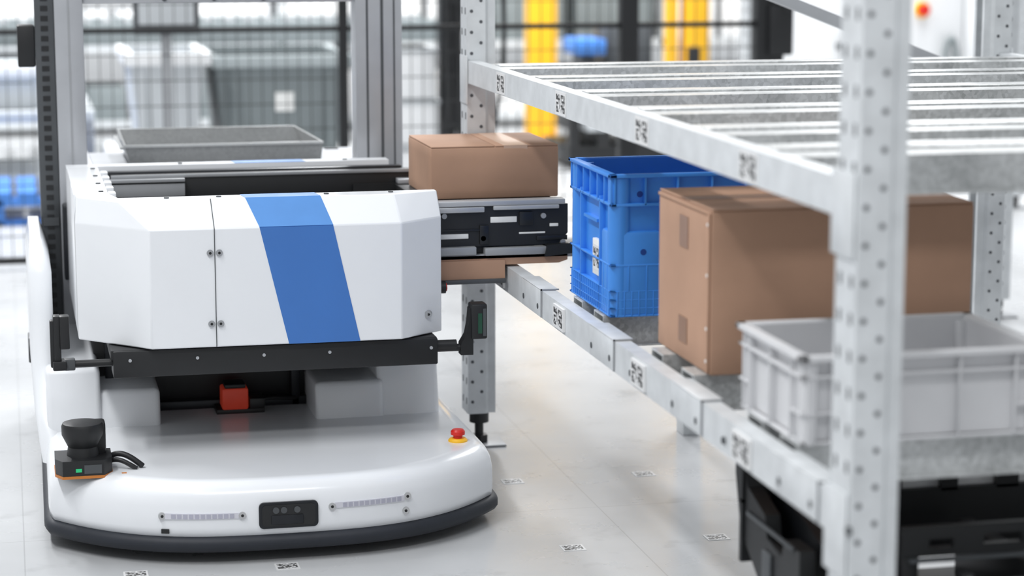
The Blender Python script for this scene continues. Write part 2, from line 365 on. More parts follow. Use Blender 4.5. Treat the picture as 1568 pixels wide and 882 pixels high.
# ------------------------------------------------------------ crates
def crate(name, x0, x1, y0, y1, z0, z1, m, md, style):
    e = empty(name, ((x0+x1)/2, (y0+y1)/2, z0))
    t = 0.004; p = 0.012
    xi0, xi1, yi0, yi1 = x0+p, x1-p, y0+p, y1-p
    boxes('walls', [(xi0, xi1, yi0, yi0+t, z0, z1-.002), (xi0, xi1, yi1-t, yi1, z0, z1-.002), (xi0, xi0+t, yi0, yi1, z0, z1-.002), (xi1-t, xi1, yi0, yi1, z0, z1-.002)], m, e)
    box('base', xi0, xi1, yi0, yi1, z0, z0+0.006, m, e)
    def band(za, zb, out=0.0, nm='band'):
        boxes(nm, [(x0-out, x1+out, y0-out, y0+p, za, zb), (x0-out, x1+out, y1-p, y1+out, za, zb), (x0-out, x0+p, y0-out, y1+out, za, zb), (x1-p, x1+out, y0-out, y1+out, za, zb)], m, e, 0.0015)
    ribs = []
    def vr(u, za, zb, w, side):
        if side == 'x': ribs.append((x0, xi0+0.001, u-w/2, u+w/2, za, zb)); ribs.append((xi1-0.001, x1, u-w/2, u+w/2, za, zb))
        else: ribs.append((u-w/2, u+w/2, y0, yi0+0.001, za, zb)); ribs.append((u-w/2, u+w/2, yi1-0.001, y1, za, zb))
    if style == 'blue':
        band(z1-0.007, z1, 0.003, 'rim'); band(z1-0.062, z1-0.056, 0.0, 'collar'); band(z0, z0+0.004)
        for side, a, b in (('x', y0, y1), ('y', x0, x1)):
            L_ = b-a
            for f in (0.02, 0.17, 0.33, 0.5, 0.67, 0.83, 0.98): vr(a+f*L_, z1-0.06, z1-0.004, 0.004, side)
            for f in (0.27, 0.73): vr(a+f*L_, z0, z1-0.05, 0.004, side)
            n = int(L_/0.014)
            for i in range(1, n): vr(a+i*L_/n, z0, z0+0.05, 0.0022, side)
            for i in range(1, 3): vr(a+(0.27*i/3)*L_, z0+0.05, z0+0.10, 0.003, side)
        for q in range(1, 4): band(z0+0.0165*q-0.001, z0+0.0165*q+0.001, -0.0004)
        band(z0+0.098, z0+0.102)
        bm = bmesh.new()
        for cx in (x0+0.022, x1-0.022):
            for cy in (y0+0.022, y1-0.022): bm_cyl(bm, (cx, cy, z0), (cx, cy, z1-0.008), 0.0215, 28)
        finish('corner_columns', bm, m, e)
        boxes('bosses', [(x0+0.001, x0+0.03, y0+0.015, y0+0.075, z0+0.0, z0+0.165), (x0+0.015, x0+0.10, y0+0.001, y0+0.03, z0, z0+0.165)], m, e, 0.007)
        cyls('boss_holes', [((x0+0.065, y0+0.0004, z0+0.125), (x0+0.065, y0+0.002, z0+0.125), 0.006), ((x0+0.06, y0+0.0114, z0+0.235), (x0+0.06, y0+0.013, z0+0.235), 0.006)], md, e)
        boxes('hand_grip', [(x0+0.001, xi0+0.001, (y0+y1)/2-0.05, (y0+y1)/2+0.05, z1-0.105, z1-0.099)], m, e)
        box('label_plate', x0+0.003, x0+0.0119, y0+0.085, y0+0.145, z0+0.065, z0+0.135, LABEL, e, 0.001)
        box('label_code', x0+0.0022, x0+0.0029, y0+0.09, y0+0.14, z0+0.075, z0+0.125, QRB, e)
    else:
        band(z1-0.006, z1, 0.004, 'rim'); band(z1-0.034, z1-0.030, 0.0, 'collar'); band(z1-0.009, z1-0.004, 0.004, 'rim_lip')
        for side, a, b in (('x', y0, y1), ('y', x0, x1)):
            L_ = b-a
            for u in (a+0.022, a+0.05, b-0.05, b-0.022): vr(u, z0+0.004, z1-0.004, 0.003, side)
            for f in ((0.5,) if side == 'x' else (0.36, 0.64)): vr(a+f*L_, z0+0.004, z1-0.004, 0.003, side)
        for q in (z0+0.045,):
            boxes('corner_bridges', [(x0+0.0005, xi0, y0+0.004, y0+0.05, q, q+0.003), (x0+0.004, x0+0.05, y0+0.0005, yi0, q, q+0.003), (x0+0.0005, xi0, y1-0.05, y1-0.004, q, q+0.003), (x1-0.05, x1-0.004, y0+0.0005, yi0, q, q+0.003)], m, e)
        bm = bmesh.new()
        for cx in (x0+0.016, x1-0.016):
            for cy in (y0+0.016, y1-0.016): bm_cyl(bm, (cx, cy, z0), (cx, cy, z1-0.008), 0.0135, 20)
        finish('corner_columns', bm, m, e)
        band(z0, z0+0.005, -0.003, 'foot_rim')
    boxes('ribs', ribs, m, e, 0.0005)
    return e
crate('blue_plastic_crate', 1.108, 1.51, 4.03, 4.345, 0.531, 0.806, CRB, CRBD, 'blue')
crate('grey_plastic_tote', 1.10, 1.485, 2.96, 3.245, 0.531, 0.664, CRG, BGD, 'grey')

# ------------------------------------------------------------ robot
bot = empty('warehouse_tote_handling_robot', (0.525, 5.1, 0))
CX = 0.525
def front_y(X): return 4.33+0.22*(min(1, abs(X-CX)/0.48))**3
def outline(n=40):
    pts = []
    for i in range(n+1):
        X = CX-0.472+0.944*i/n
        pts.append((X, front_y(X)))
    pts += [(1.002, 4.560), (1.005, 4.585), (1.005, 4.62), (1.0, 5.2), (0.985, 5.9), (0.95, 5.98), (0.10, 5.98), (0.065, 5.9), (0.05, 5.2), (0.045, 4.62), (0.045, 4.585), (0.048, 4.560)]
    return pts
O = outline()
def ring(d, z):   # inset towards the base centre (keeps the outline free of folds)
    return [(CX+(x-CX)*(1-d/0.48), 5.15+(y-5.15)*(1-d/0.82), z) for x, y in O]
loft('base_body', [ring(0.02, 0.05), ring(0.010, 0.058), ring(0.008, 0.075), ring(0.009, 0.118), ring(0.013, 0.138), ring(0.021, 0.153), ring(0.034, 0.162), ring(0.050, 0.165), ring(0.058, 0.165), ring(0.07, 0.165)], DECK, bot, ang=50)
loft('base_bumper', [ring(0.02, 0.022), ring(0.004, 0.026), ring(-0.002, 0.036), ring(-0.002, 0.046), ring(0.003, 0.054), ring(0.012, 0.057)], RUBBER, bot, ang=50)
box('chassis', 0.12, 0.93, 4.6, 5.9, 0.012, 0.05, BLACK, bot)
cyls('drive_wheels', [((0.11, 5.1, 0.06), (0.16, 5.1, 0.06), 0.06), ((0.89, 5.1, 0.06), (0.94, 5.1, 0.06), 0.06)], RUBBER, bot, 32)
def patch(nm, x0, x1, z0, z1, off, m, n=10, slope=0.0, th=0.006):
    bm = bmesh.new(); F = []
    for i in range(n+1):
        X = x0+(x1-x0)*i/n; dz = slope*(i/n)
        y = front_y(X)+0.0075
        sl = 3*0.22/0.48*((abs(X-CX)/0.48)**2)*(1 if X > CX else -1)
        nx, ny = sl, -1.0; l = math.hypot(nx, ny); nx /= l; ny /= l
        F.append([bm.verts.new((X+nx*off, y+ny*off, z0+dz)), bm.verts.new((X+nx*off, y+ny*off, z1+dz)), bm.verts.new((X-nx*th, y-ny*th, z1+dz)), bm.verts.new((X-nx*th, y-ny*th, z0+dz))])
    for a, b in zip(F, F[1:]):
        for i in range(4): bm.faces.new((a[i], a[(i+1) % 4], b[(i+1) % 4], b[i]))
    bm.faces.new(F[0]); bm.faces.new(F[-1][::-1])
    return finish(nm, bm, m, bot)
patch('led_strip_left', 0.275, 0.425, 0.094, 0.106, 0.001, LED)
patch('led_strip_right', 0.618, 0.765, 0.104, 0.116, 0.001, LED)
for i in range(11):
    patch('led_cell', 0.290+i*0.0115, 0.2985+i*0.0115, 0.0955, 0.1045, 0.0018, LEDB, 2)
    patch('led_cell', 0.634+i*0.0115, 0.6425+i*0.0115, 0.1055, 0.1145, 0.0018, LEDB, 2)
def rrect(x0, x1, z0, z1, r, n=5):
    p = []
    for cx, cz, a0 in ((x1-r, z1-r, 0), (x0+r, z1-r, 90), (x0+r, z0+r, 180), (x1-r, z0+r, 270)):
        for i in range(n+1):
            a = math.radians(a0+90*i/n); p.append((cx+r*math.cos(a), cz+r*math.sin(a)))
    return p
prism('camera_bezel', rrect(0.463, 0.583, 0.070, 0.124, 0.010), 'y', 4.3345, 4.36, DARKM, bot)
prism('camera_window', rrect(0.469, 0.577, 0.075, 0.119, 0.008), 'y', 4.333, 4.36, BLACK, bot)
cyls('camera_lenses', [((x, 4.330, 0.108), (x, 4.336, 0.108), 0.0065) for x in (0.497, 0.513, 0.54)], DGREY, bot)
boxes('camera_bracket', [(0.487, 0.553, 4.331, 4.336, 0.078, 0.098)], DARKM, bot, 0.002)
for X, z in ((0.272, 0.1), (0.430, 0.1), (0.612, 0.108), (0.772, 0.113), (0.768, 0.083)):
    y = front_y(X)+0.008
    cyl('screw', (X, y-0.0035, z), (X, y+0.006, z), 0.0075, STEEL, bot)
    cyl('screw_socket', (X, y-0.004, z), (X, y, z), 0.003, BLACK, bot)
patch('sensor_port', 0.270, 0.285, 0.064, 0.073, 0.001, BLACK, 3)
# lidar
prism('lidar_base', [(0.068, 4.50), (0.082, 4.472), (0.165, 4.472), (0.182, 4.50), (0.182, 4.575), (0.068, 4.575)], 'z', 0.160, 0.197, BLACK, bot)
prism('lidar_gasket', [(0.0668, 4.50), (0.0817, 4.4711), (0.1653, 4.4711), (0.1832, 4.50), (0.1832, 4.58), (0.0668, 4.58)], 'z', 0.160, 0.1657, ORANGE, bot)
box('lidar_led', 0.108, 0.120, 4.4705, 4.474, 0.174, 0.181, GREEN, bot)
box('lidar_label', 0.125, 0.16, 4.4708, 4.474, 0.170, 0.188, DGREY, bot)
box('warning_mark', 0.20, 0.210, 4.478, 4.486, 0.164, 0.1656, ORANGE, bot)
def turned(nm, c, prof, m, seg=32):
    bm = bmesh.new(); R = []
    for r, z in prof: R.append([bm.verts.new((c[0]+r*math.cos(2*math.pi*i/seg), c[1]+r*math.sin(2*math.pi*i/seg), z)) for i in range(seg)])
    for a, b in zip(R, R[1:]):
        for i in range(seg): bm.faces.new((a[i], a[(i+1) % seg], b[(i+1) % seg], b[i]))
    bm.faces.new(R[0][::-1]); bm.faces.new(R[-1])
    return finish(nm, bm, m, bot)
turned('lidar_head', (0.125, 4.53), [(0.034, 0.19), (0.032, 0.205), (0.030, 0.215), (0.042, 0.24), (0.0425, 0.258), (0.040, 0.264), (0.030, 0.266)], BLACK)
box('lidar_back', 0.125, 0.172, 4.53, 4.575, 0.19, 0.262, BLACK, bot, 0.006)
tube('lidar_cable', [(0.175, 4.54, 0.185), (0.2, 4.53, 0.205), (0.22, 4.52, 0.19), (0.245, 4.52, 0.168)], 0.006, BLACK, bot)
tube('lidar_cable', [(0.175, 4.53, 0.178), (0.195, 4.52, 0.192), (0.21, 4.51, 0.18), (0.232, 4.51, 0.166)], 0.005, BLACK, bot)
# e-stop
turned('estop_base', (0.926, 4.606), [(0.021, 0.163), (0.021, 0.168), (0.017, 0.172)], YEL)
turned('estop_button', (0.926, 4.606), [(0.010, 0.171), (0.010, 0.178), (0.0155, 0.180), (0.0155, 0.187), (0.012, 0.191)], RED)
def housing(nm, x0, x1, y0, y1, z0, z1, sl=0.02, bev=0.012):
    bm = bmesh.new(); bm_box(bm, x0, x1, y0, y1, z0, z1, bev, 3)
    for v in bm.verts:
        f = (v.co.z-z0)/(z1-z0); v.co.y += sl*f*(1-(v.co.y-y0)/(y1-y0))
    finish(nm, bm, WHITE, bot)
housing('housing_left', 0.06, 0.178, 4.89, 5.9, 0.15, 0.300)
housing('housing_left_step', 0.17, 0.309, 4.90, 5.3, 0.15, 0.246)
housing('housing_right', 0.80, 0.942, 4.89, 5.9, 0.15, 0.310, 0.04)
housing('housing_right_step', 0.655, 0.812, 4.88, 5.3, 0.15, 0.246)
# tall side fin
prof = [(0.10, 4.86), (0.155, 4.88), (0.20, 4.92), (0.30, 4.975), (0.42, 5.0), (0.50, 5.01), (0.535, 5.03), (0.558, 5.07), (0.566, 5.13)]
rg = []
for z, yf in prof:
    f = min(1, (z-0.10)/0.14)
    xo = 0.047-0.017*f; xi = 0.11-0.028*f
    if z > 0.5: xi -= (z-0.5)*0.3; xo += (z-0.5)*0.12
    yb = 5.55-(0 if z < 0.5 else (z-0.5)*0.8); c = 0.016
    rg.append([(xo, yf+c, z), (xo+c*0.5, yf+c*0.3, z), ((xo+xi)/2, yf, z), (xi-c*0.5, yf+c*0.3, z), (xi, yf+c, z), (xi, yb, z), (xo, yb, z)])
loft('side_fin', rg, WHITE, bot, ang=45)
box('fin_port', 0.027, 0.034, 5.25, 5.33, 0.25, 0.31, BLACK, bot, 0.003)
# black core below the handler
box('lift_core', 0.17, 0.80, 5.08, 5.75, 0.15, 0.372, BLACK, bot, 0.005)
boxes('lift_core_frame', [(0.19, 0.79, 5.04, 5.09, 0.34, 0.372), (0.31, 0.66, 5.05, 5.09, 0.163, 0.185), (0.195, 0.215, 5.05, 5.09, 0.16, 0.37), (0.62, 0.64, 5.05, 5.09, 0.16, 0.37)], DARKM, bot, 0.003)
box('front_sensor', 0.452, 0.512, 4.97, 5.03, 0.176, 0.226, ORED, bot, 0.005)
box('front_sensor_cap', 0.458, 0.506, 4.968, 5.03, 0.226, 0.236, BLACK, bot, 0.003)
boxes('front_sensor_mount', [(0.44, 0.55, 4.98, 5.1, 0.163, 0.176), (0.515, 0.55, 4.975, 5.03, 0.176, 0.20)], BLACK, bot, 0.003)
tube('front_sensor_cable', [(0.54, 5.0, 0.19), (0.58, 5.0, 0.20), (0.60, 5.03, 0.18), (0.64, 5.06, 0.18)], 0.005, BLACK, bot)
# mast
ML, MR = 5.47, 5.55
box('mast_left_profile', 0.116, 0.184, ML, MR, 0.16, 2.3, ALU, bot, 0.002)
box('mast_left_rail', 0.070, 0.115, ML, MR, 0.16, 2.3, DGREY, bot, 0.002)
l = []
z = 0.2
while z < 2.25:
    l.append((0.084, 0.101, ML-0.0015, ML+0.002, z, z+0.012)); z += 0.024
boxes('mast_left_rail_slots', l, BLACK, bot)
box('mast_right_profile', 0.846, 0.962, ML, MR, 0.16, 2.3, ALU, bot, 0.002)
boxes('mast_right_grooves', [(0.872, 0.877, ML-0.001, ML+0.002, 0.16, 2.3), (0.908, 0.915, ML-0.001, ML+0.002, 0.16, 2.3), (0.94, 0.944, ML-0.001, ML+0.002, 0.16, 2.3)], DGREY, bot)
boxes('mast_left_grooves', [(0.147, 0.152, ML-0.001, ML+0.002, 0.16, 2.3)], ALU2, bot)
boxes('mast_crossbeams', [(0.184, 0.846, ML+0.01, MR-0.01, 1.080, 1.13), (0.184, 0.846, ML+0.01, MR-0.01, 2.2, 2.28)], ALU, bot, 0.002)
cyls('crossbeam_bolts', [((x, ML+0.006, 1.09), (x, ML+0.012, 1.09), 0.006) for x in (0.38, 0.5, 0.62)], DGREY, bot)
box('mast_side_box', 0.028, 0.069, ML, MR, 0.93, 1.03, BLACK, bot, 0.004)
box('mast_label', 0.074, 0.112, ML-0.004, ML-0.001, 0.545, 0.565, DGREY, bot)
# rear tray
TR = galv_mat('tray_steel', 0.22, 0.32, 0.15)
TRL = galv_mat('tray_edge_steel', 0.42, 0.5, 0.15)
loft('rear_tray', [
    [(0.30, 5.72, 0.662), (0.79, 5.72, 0.662), (0.79, 6.02, 0.662), (0.30, 6.02, 0.662)],
    [(0.285, 5.71, 0.712), (0.795, 5.71, 0.712), (0.765, 6.05, 0.722), (0.285, 6.05, 0.722)],
    [(0.29, 5.716, 0.712), (0.789, 5.716, 0.712), (0.76, 6.044, 0.722), (0.29, 6.044, 0.722)],
    [(0.306, 5.726, 0.668), (0.784, 5.726, 0.668), (0.784, 6.014, 0.668), (0.306, 6.014, 0.668)]], TR, bot)
boxes('rear_tray_lip', [(0.285, 0.795, 5.704, 5.71, 0.706, 0.713), (0.285, 0.765, 6.05, 6.056, 0.714, 0.723), (0.275, 0.286, 5.72, 6.05, 0.70, 0.706)], TRL, bot, 0.001)
boxes('rear_shelf', [(0.19, 0.97, 5.56, 6.05, 0.645, 0.66), (0.15, 0.2, 5.56, 6.05, 0.62, 0.68)], ALU, bot, 0.002)
boxes('rear_shelf_supports', [(0.15, 0.19, 6.0, 6.04, 0.3, 0.66), (0.15, 0.19, 5.7, 6.04, 0.29, 0.33), (0.84, 0.88, 5.7, 6.04, 0.29, 0.33), (0.84, 0.88, 6.0, 6.04, 0.3, 0.66)], ALU2, bot)
boxes('carriage_bracket', [(0.12, 0.93, 5.40, 5.468, 0.42, 0.60), (0.2, 0.85, 4.75, 5.42, 0.40, 0.44)], DARKM, bot, 0.004)
# handler shell
B = [(0.905, 4.735), (0.905, 4.675), (0.805, 4.60), (0.275, 4.60), (0.13, 4.75), (0.13, 4.82), (0.205, 4.82), (0.222, 4.735)]
T = [(0.903, 4.735), (0.903, 4.715), (0.80, 4.675), (0.218, 4.675), (0.135, 4.775), (0.135, 4.82), (0.205, 4.82), (0.222, 4.735)]
def R3(p, z): return [(x, y, z) for x, y in p]
sh = loft('handler_shell_front', [R3(B, 0.396), R3(B, 0.647), R3(T, 0.700)], WHITE, bot, ang=20)
bv = sh.modifiers.new('bevel', 'BEVEL'); bv.width = 0.003; bv.segments = 3; bv.limit_method = 'ANGLE'; bv.angle_limit = math.radians(15)
box('handler_shell_left', 0.13, 0.205, 4.8205, 5.345, 0.396, 0.70, WHITE, bot, 0.004)
sb = loft('handler_shell_back', [R3([(0.13, 5.346), (0.905, 5.346), (0.905, 5.40), (0.13, 5.40)], 0.396), R3([(0.13, 5.346), (0.905, 5.346), (0.905, 5.40), (0.13, 5.40)], 0.70)], WHITE, bot)
boxes('inner_edge_tabs', [(0.205, 0.222, 4.84+i*0.1, 4.88+i*0.1, 0.66, 0.698) for i in range(5)], WHITE, bot, 0.003)
cyls('shell_top_screws', [((x, y, 0.699), (x, y, 0.7022), 0.0055) for x, y in ((0.19, 4.85), (0.19, 5.0), (0.19, 5.15), (0.19, 5.3), (0.32, 4.705), (0.43, 4.705), (0.66, 4.705), (0.80, 4.705), (0.4, 5.37), (0.8, 5.37))], DGREY, bot)
def quadslab(nm, pts, m, off=(0, -0.001, 0)):
    bm = bmesh.new(); o = Vector(off)
    A = [bm.verts.new(Vector(p)+o) for p in pts]; C = [bm.verts.new(Vector(p)-o) for p in pts]; n = len(pts)
    bm.faces.new(A); bm.faces.new(C[::-1])
    for i in range(n): bm.faces.new((A[i], A[(i+1) % n], C[(i+1) % n], C[i]))
    return finish(nm, bm, m, bot)
BLUE2 = mat('robot_blue_stripe_lit', (86, 142, 208), 0.4, coat=0.3)  # same stripe paint, its colour lightened for faces turned up to the light
quadslab('stripe_front', [(0.562, 4.6, 0.3965), (0.714, 4.6, 0.3965), (0.659, 4.6, 0.6465), (0.504, 4.6, 0.6465)], BLUE)
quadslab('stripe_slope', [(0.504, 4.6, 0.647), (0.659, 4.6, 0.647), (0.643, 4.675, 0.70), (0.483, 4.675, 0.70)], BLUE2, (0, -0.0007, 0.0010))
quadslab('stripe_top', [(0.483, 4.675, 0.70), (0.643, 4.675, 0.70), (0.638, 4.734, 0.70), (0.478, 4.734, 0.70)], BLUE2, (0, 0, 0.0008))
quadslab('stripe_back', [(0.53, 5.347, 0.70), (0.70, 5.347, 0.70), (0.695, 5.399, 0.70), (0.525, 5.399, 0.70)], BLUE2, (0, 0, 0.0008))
box('panel_seam', 0.4088, 0.4104, 4.5985, 4.601, 0.397, 0.70-0.053, DGREY, bot)
quadslab('panel_seam_top', [(0.4088, 4.6, 0.647), (0.4104, 4.6, 0.647), (0.4104, 4.675, 0.70), (0.4088, 4.675, 0.70)], DGREY, (0, -0.0005, 0.0006))
l = []
for x in (0.400, 0.419):
    for z in (0.596, 0.446): l.append(((x, 4.596, z), (x, 4.601, z), 0.0072))
l.append(((0.868, 4.641, 0.440), (0.872, 4.655, 0.440), 0.008))
cyls('panel_screws', l, ALU2, bot)
cyls('panel_screw_sockets', [((a[0], a[1]-0.0005, a[2]), (b[0], a[1]+0.001, b[2]), 0.0028) for a, b, r in l], BLACK, bot)
box('under_bar', 0.195, 0.885, 4.615, 4.70, 0.335, 0.392, BLACK, bot, 0.003)
box('under_plate', 0.19, 0.885, 4.62, 5.36, 0.372, 0.394, BLACK, bot, 0.004)
cyls('under_bar_screws', [((x, 4.612, 0.372), (x, 4.616, 0.372), 0.0035) for x in (0.23, 0.37, 0.51, 0.65, 0.87)], ALU, bot)
cyls('sensor_rods', [((0.10, 4.64, 0.365), (0.20, 4.64, 0.365), 0.008), ((0.88, 4.64, 0.365), (0.955, 4.64, 0.365), 0.008), ((0.885, 4.64, 0.372), (0.93, 4.64, 0.372), 0.011)], BLACK, bot)
box('sensor_left_clamp', 0.095, 0.118, 4.628, 4.652, 0.353, 0.377, DGREY, bot, 0.003)
boxes('sensor_bracket_left', [(0.072, 0.10, 4.62, 4.66, 0.355, 0.375), (0.075, 0.090, 4.625, 4.655, 0.37, 0.47), (0.068, 0.082, 4.63, 4.65, 0.36, 0.46), (0.088, 0.108, 4.62, 4.65, 0.40, 0.47)], BLACK, bot, 0.003)
bm = bmesh.new()
bm_prism(bm, [(0.938, 0.350), (0.965, 0.350), (0.965, 0.40), (0.978, 0.42), (0.992, 0.43), (0.992, 0.452), (0.958, 0.452), (0.955, 0.42), (0.950, 0.395), (0.938, 0.375)], 'y', 4.625, 4.655)
bm_box(bm, 0.960, 0.995, 4.618, 4.66, 0.385, 0.462, 0.004)
finish('sensor_bracket_right', bm, BLACK, bot)
box('sensor_right_board', 0.974, 0.983, 4.6168, 4.619, 0.398, 0.442, DGREEN, bot)
box('sensor_right_edge', 0.985, 0.992, 4.6165, 4.619, 0.392, 0.452, DGREY, bot)
cyl('side_knob', (0.905, 4.72, 0.485), (0.922, 4.72, 0.485), 0.014, BLACK, bot)
cyl('side_knob_cap', (0.922, 4.72, 0.485), (0.925, 4.72, 0.485), 0.009, RED, bot)
# forks
boxes('fork_fixed_rails', [(0.225, 0.915, 4.745, 4.765, 0.50, 0.655), (0.225, 0.93, 5.305, 5.335, 0.50, 0.69)], DARKM, bot, 0.002)
boxes('fork_mid_rails', [(0.23, 1.0, 5.255, 5.303, 0.60, 0.685)], BLACK, bot, 0.002)
boxes('fork_mid_strips', [(0.23, 1.0, 5.250, 5.256, 0.680, 0.688), (0.22, 0.40, 5.235, 5.25, 0.638, 0.668), (0.22, 0.40, 5.23, 5.252, 0.672, 0.680)], ALU2, bot, 0.001)
box('fork_belt_floor', 0.225, 0.93, 4.77, 5.30, 0.60, 0.63, BLACK, bot)
plate = [(0.80, 0.565), (1.19, 0.565), (1.212, 0.59), (1.212, 0.655), (0.80, 0.655)]
prism('fork_arm_front', plate, 'y', 4.772, 4.782, BLACK, bot)
prism('fork_arm_rear', plate, 'y', 5.235, 5.245, BLACK, bot)
boxes('fork_top_strip', [(0.905, 1.205, 4.766, 4.80, 0.655, 0.667), (0.905, 1.02, 4.762, 4.770, 0.642, 0.654), (1.04, 1.19, 4.762, 4.770, 0.646, 0.655), (0.905, 1.205, 5.215, 5.25, 0.655, 0.667)], ALU, bot, 0.002)
boxes('fork_slots', [(1.035, 1.095, 4.7705, 4.773, 0.617, 0.630), (0.92, 0.985, 4.7705, 4.773, 0.583, 0.594), (1.17, 1.19, 4.7705, 4.773, 0.605, 0.612), (1.10, 1.16, 4.7705, 4.773, 0.590, 0.594)], LABEL, bot, 0.003)
boxes('fork_slot_ribs', [(0.905, 1.03, 4.768, 4.773, 0.600, 0.604), (1.01, 1.03, 4.766, 4.773, 0.57, 0.612), (1.10, 1.13, 4.765, 4.773, 0.61, 0.64), (1.14, 1.21, 4.767, 4.773, 0.575, 0.585)], DARKM, bot, 0.001)
cyls('fork_pins', [((x, 4.766, z), (x, 4.773, z), 0.006) for x, z in ((0.93, 0.635), (1.12, 0.628), (1.155, 0.63), (1.018, 0.583), (1.20, 0.57))], ALU2, bot)
box('fork_tray', 0.90, 1.205, 4.783, 5.235, 0.635, 0.6545, BLACK, bot, 0.002)
boxes('fork_lower_rail', [(0.88, 1.215, 4.785, 5.235, 0.546, 0.565)], BLACK, bot, 0.003)
boxes('fork_lower_strips', [(0.905, 1.0, 4.755, 4.785, 0.548, 0.566), (1.02, 1.16, 4.757, 4.785, 0.545, 0.562), (0.90, 1.225, 4.765, 4.785, 0.536, 0.547)], ALU2, bot, 0.002)
prism('fork_finger', [(1.155, 0.54), (1.232, 0.548), (1.228, 0.57), (1.16, 0.566)], 'y', 4.75, 4.79, BLACK, bot)
prism('fork_underside_panel', [(0.90, 0.523), (1.19, 0.5235), (1.21, 0.530), (1.21, 0.545), (0.90, 0.545)], 'y', 4.765, 5.22, CARD, bot)
boxes('fork_skirt', [(0.89, 1.065, 4.758, 4.765, 0.494, 0.535)], CARD, bot)
boxes('fork_support_plate', [(0.88, 1.066, 4.75, 5.2, 0.484, 0.494)], DGREY, bot, 0.002)

# ------------------------------------------------------------ second robot (lower right, under the shelf)
b2 = empty('shelf_shuttle_robot', (1.6, 3.2, 0))
box('base', 1.19, 2.05, 2.80, 3.33, 0.04, 0.205, WHITE, b2, 0.04, 4)
box('skirt', 1.185, 2.055, 2.795, 3.335, 0.01, 0.05, RUBBER, b2, 0.01)
def slotted(nm, x0, x1, y, z0, z1, gaps, th=0.012, m=BLACK):
    l = []
    x = x0
    for g0, g1, gz0, gz1 in gaps:
        l.append((x, g0, y, y+th, z0, z1))
        l.append((g0, g1, y, y+th, z0, gz0)); l.append((g0, g1, y, y+th, gz1, z1)); x = g1
    l.append((x, x1, y, y+th, z0, z1))
    boxes(nm, l, m, b2)
slotted('slotted_plate_near', 1.30, 2.0, 3.05, 0.325, 0.372, [(1.345, 1.385, .338, .352), (1.435, 1.50, .34, .356), (1.55, 1.62, .338, .352), (1.72, 1.80, .34, .36)])
l = [(1.15, 2.0, 3.36, 3.372, 0.24, 0.345)]
for a, b_ in ((1.15, 1.33), (1.385, 1.43), (1.50, 1.53), (1.60, 1.64), (1.70, 1.74), (1.80, 1.9)): l.append((a, b_, 3.36, 3.372, 0.34, 0.41))
l.append((1.15, 2.0, 3.36, 3.372, 0.400, 0.412))
boxes('castellated_plate_far', l, BLACK, b2)
box('inner_panel', 1.32, 1.98, 3.385, 3.395, 0.28, 0.405, BGW, b2)
boxes('black_frame', [(1.30, 1.33, 3.05, 3.37, 0.20, 0.33), (1.96, 2.0, 3.05, 3.37, 0.20, 0.40), (1.50, 1.53, 3.0, 3.3, 0.20, 0.31),
      (1.36, 1.96, 2.98, 3.0, 0.285, 0.297), (1.36, 1.96, 2.98, 3.0, 0.235, 0.25), (1.365, 1.385, 2.97, 3.0, 0.2, 0.32), (1.41, 1.425, 2.97, 3.0, 0.2, 0.30), (1.60, 1.62, 2.97, 3.0, 0.2, 0.32),
      (1.28, 1.95, 2.84, 3.34, 0.19, 0.215), (1.42, 1.47, 2.86, 2.90, 0.2, 0.275), (1.28, 1.34, 2.86, 2.95, 0.2, 0.26)], BLACK, b2, 0.004)
boxes('grey_rails', [(1.37, 1.95, 2.972, 2.98, 0.300, 0.306), (1.31, 1.95, 3.04, 3.05, 0.318, 0.324), (1.386, 1.390, 2.966, 2.972, 0.21, 0.30), (1.43, 1.90, 2.858, 2.862, 0.268, 0.276)], DGREY, b2, 0.001)
cyls('frame_bolts', [((x, 2.964, z), (x, 2.972, z), 0.005) for x, z in ((1.375, 0.31), (1.375, 0.225), (1.61, 0.31))], STEEL, b2)
prism('side_bracket', [(3.10, 0.14), (3.24, 0.20), (3.38, 0.29), (3.41, 0.38), (3.41, 0.405), (3.37, 0.41), (3.345, 0.37), (3.26, 0.345), (3.25, 0.31), (3.18, 0.30), (3.17, 0.33), (3.10, 0.33)], 'x', 1.155, 1.18, BLACK, b2)
prism('side_bracket_inner', [(3.05, 0.12), (3.30, 0.20), (3.36, 0.30), (3.36, 0.37), (3.2, 0.35), (3.05, 0.31)], 'x', 1.20, 1.235, DARKM, b2)
boxes('side_bracket_trim', [(1.150, 1.155, 3.12, 3.34, 0.325, 0.332), (1.150, 1.155, 3.22, 3.26, 0.23, 0.29), (1.150, 1.155, 3.14, 3.17, 0.19, 0.26)], DGREY, b2, 0.001)
cyl('lidar', (1.235, 3.02, 0.19), (1.235, 3.02, 0.285), 0.042, BLACK, b2, 28)
cyl('lidar_band', (1.235, 3.02, 0.225), (1.235, 3.02, 0.235), 0.0425, DGREY, b2, 28)
box('lidar_foot', 1.185, 1.29, 2.96, 3.12, 0.15, 0.2, BLACK, b2, 0.008)
box('status_led', 1.182, 1.186, 3.00, 3.02, 0.17, 0.185, GREEN, b2)
for q in range(3):
    tube('cable', [(1.21+0.02*q, 3.08, 0.20), (1.20+0.03*q, 3.05+0.02*q, 0.30), (1.28+0.02*q, 3.08, 0.34), (1.33, 3.12, 0.25)], 0.006, DARKM, b2)

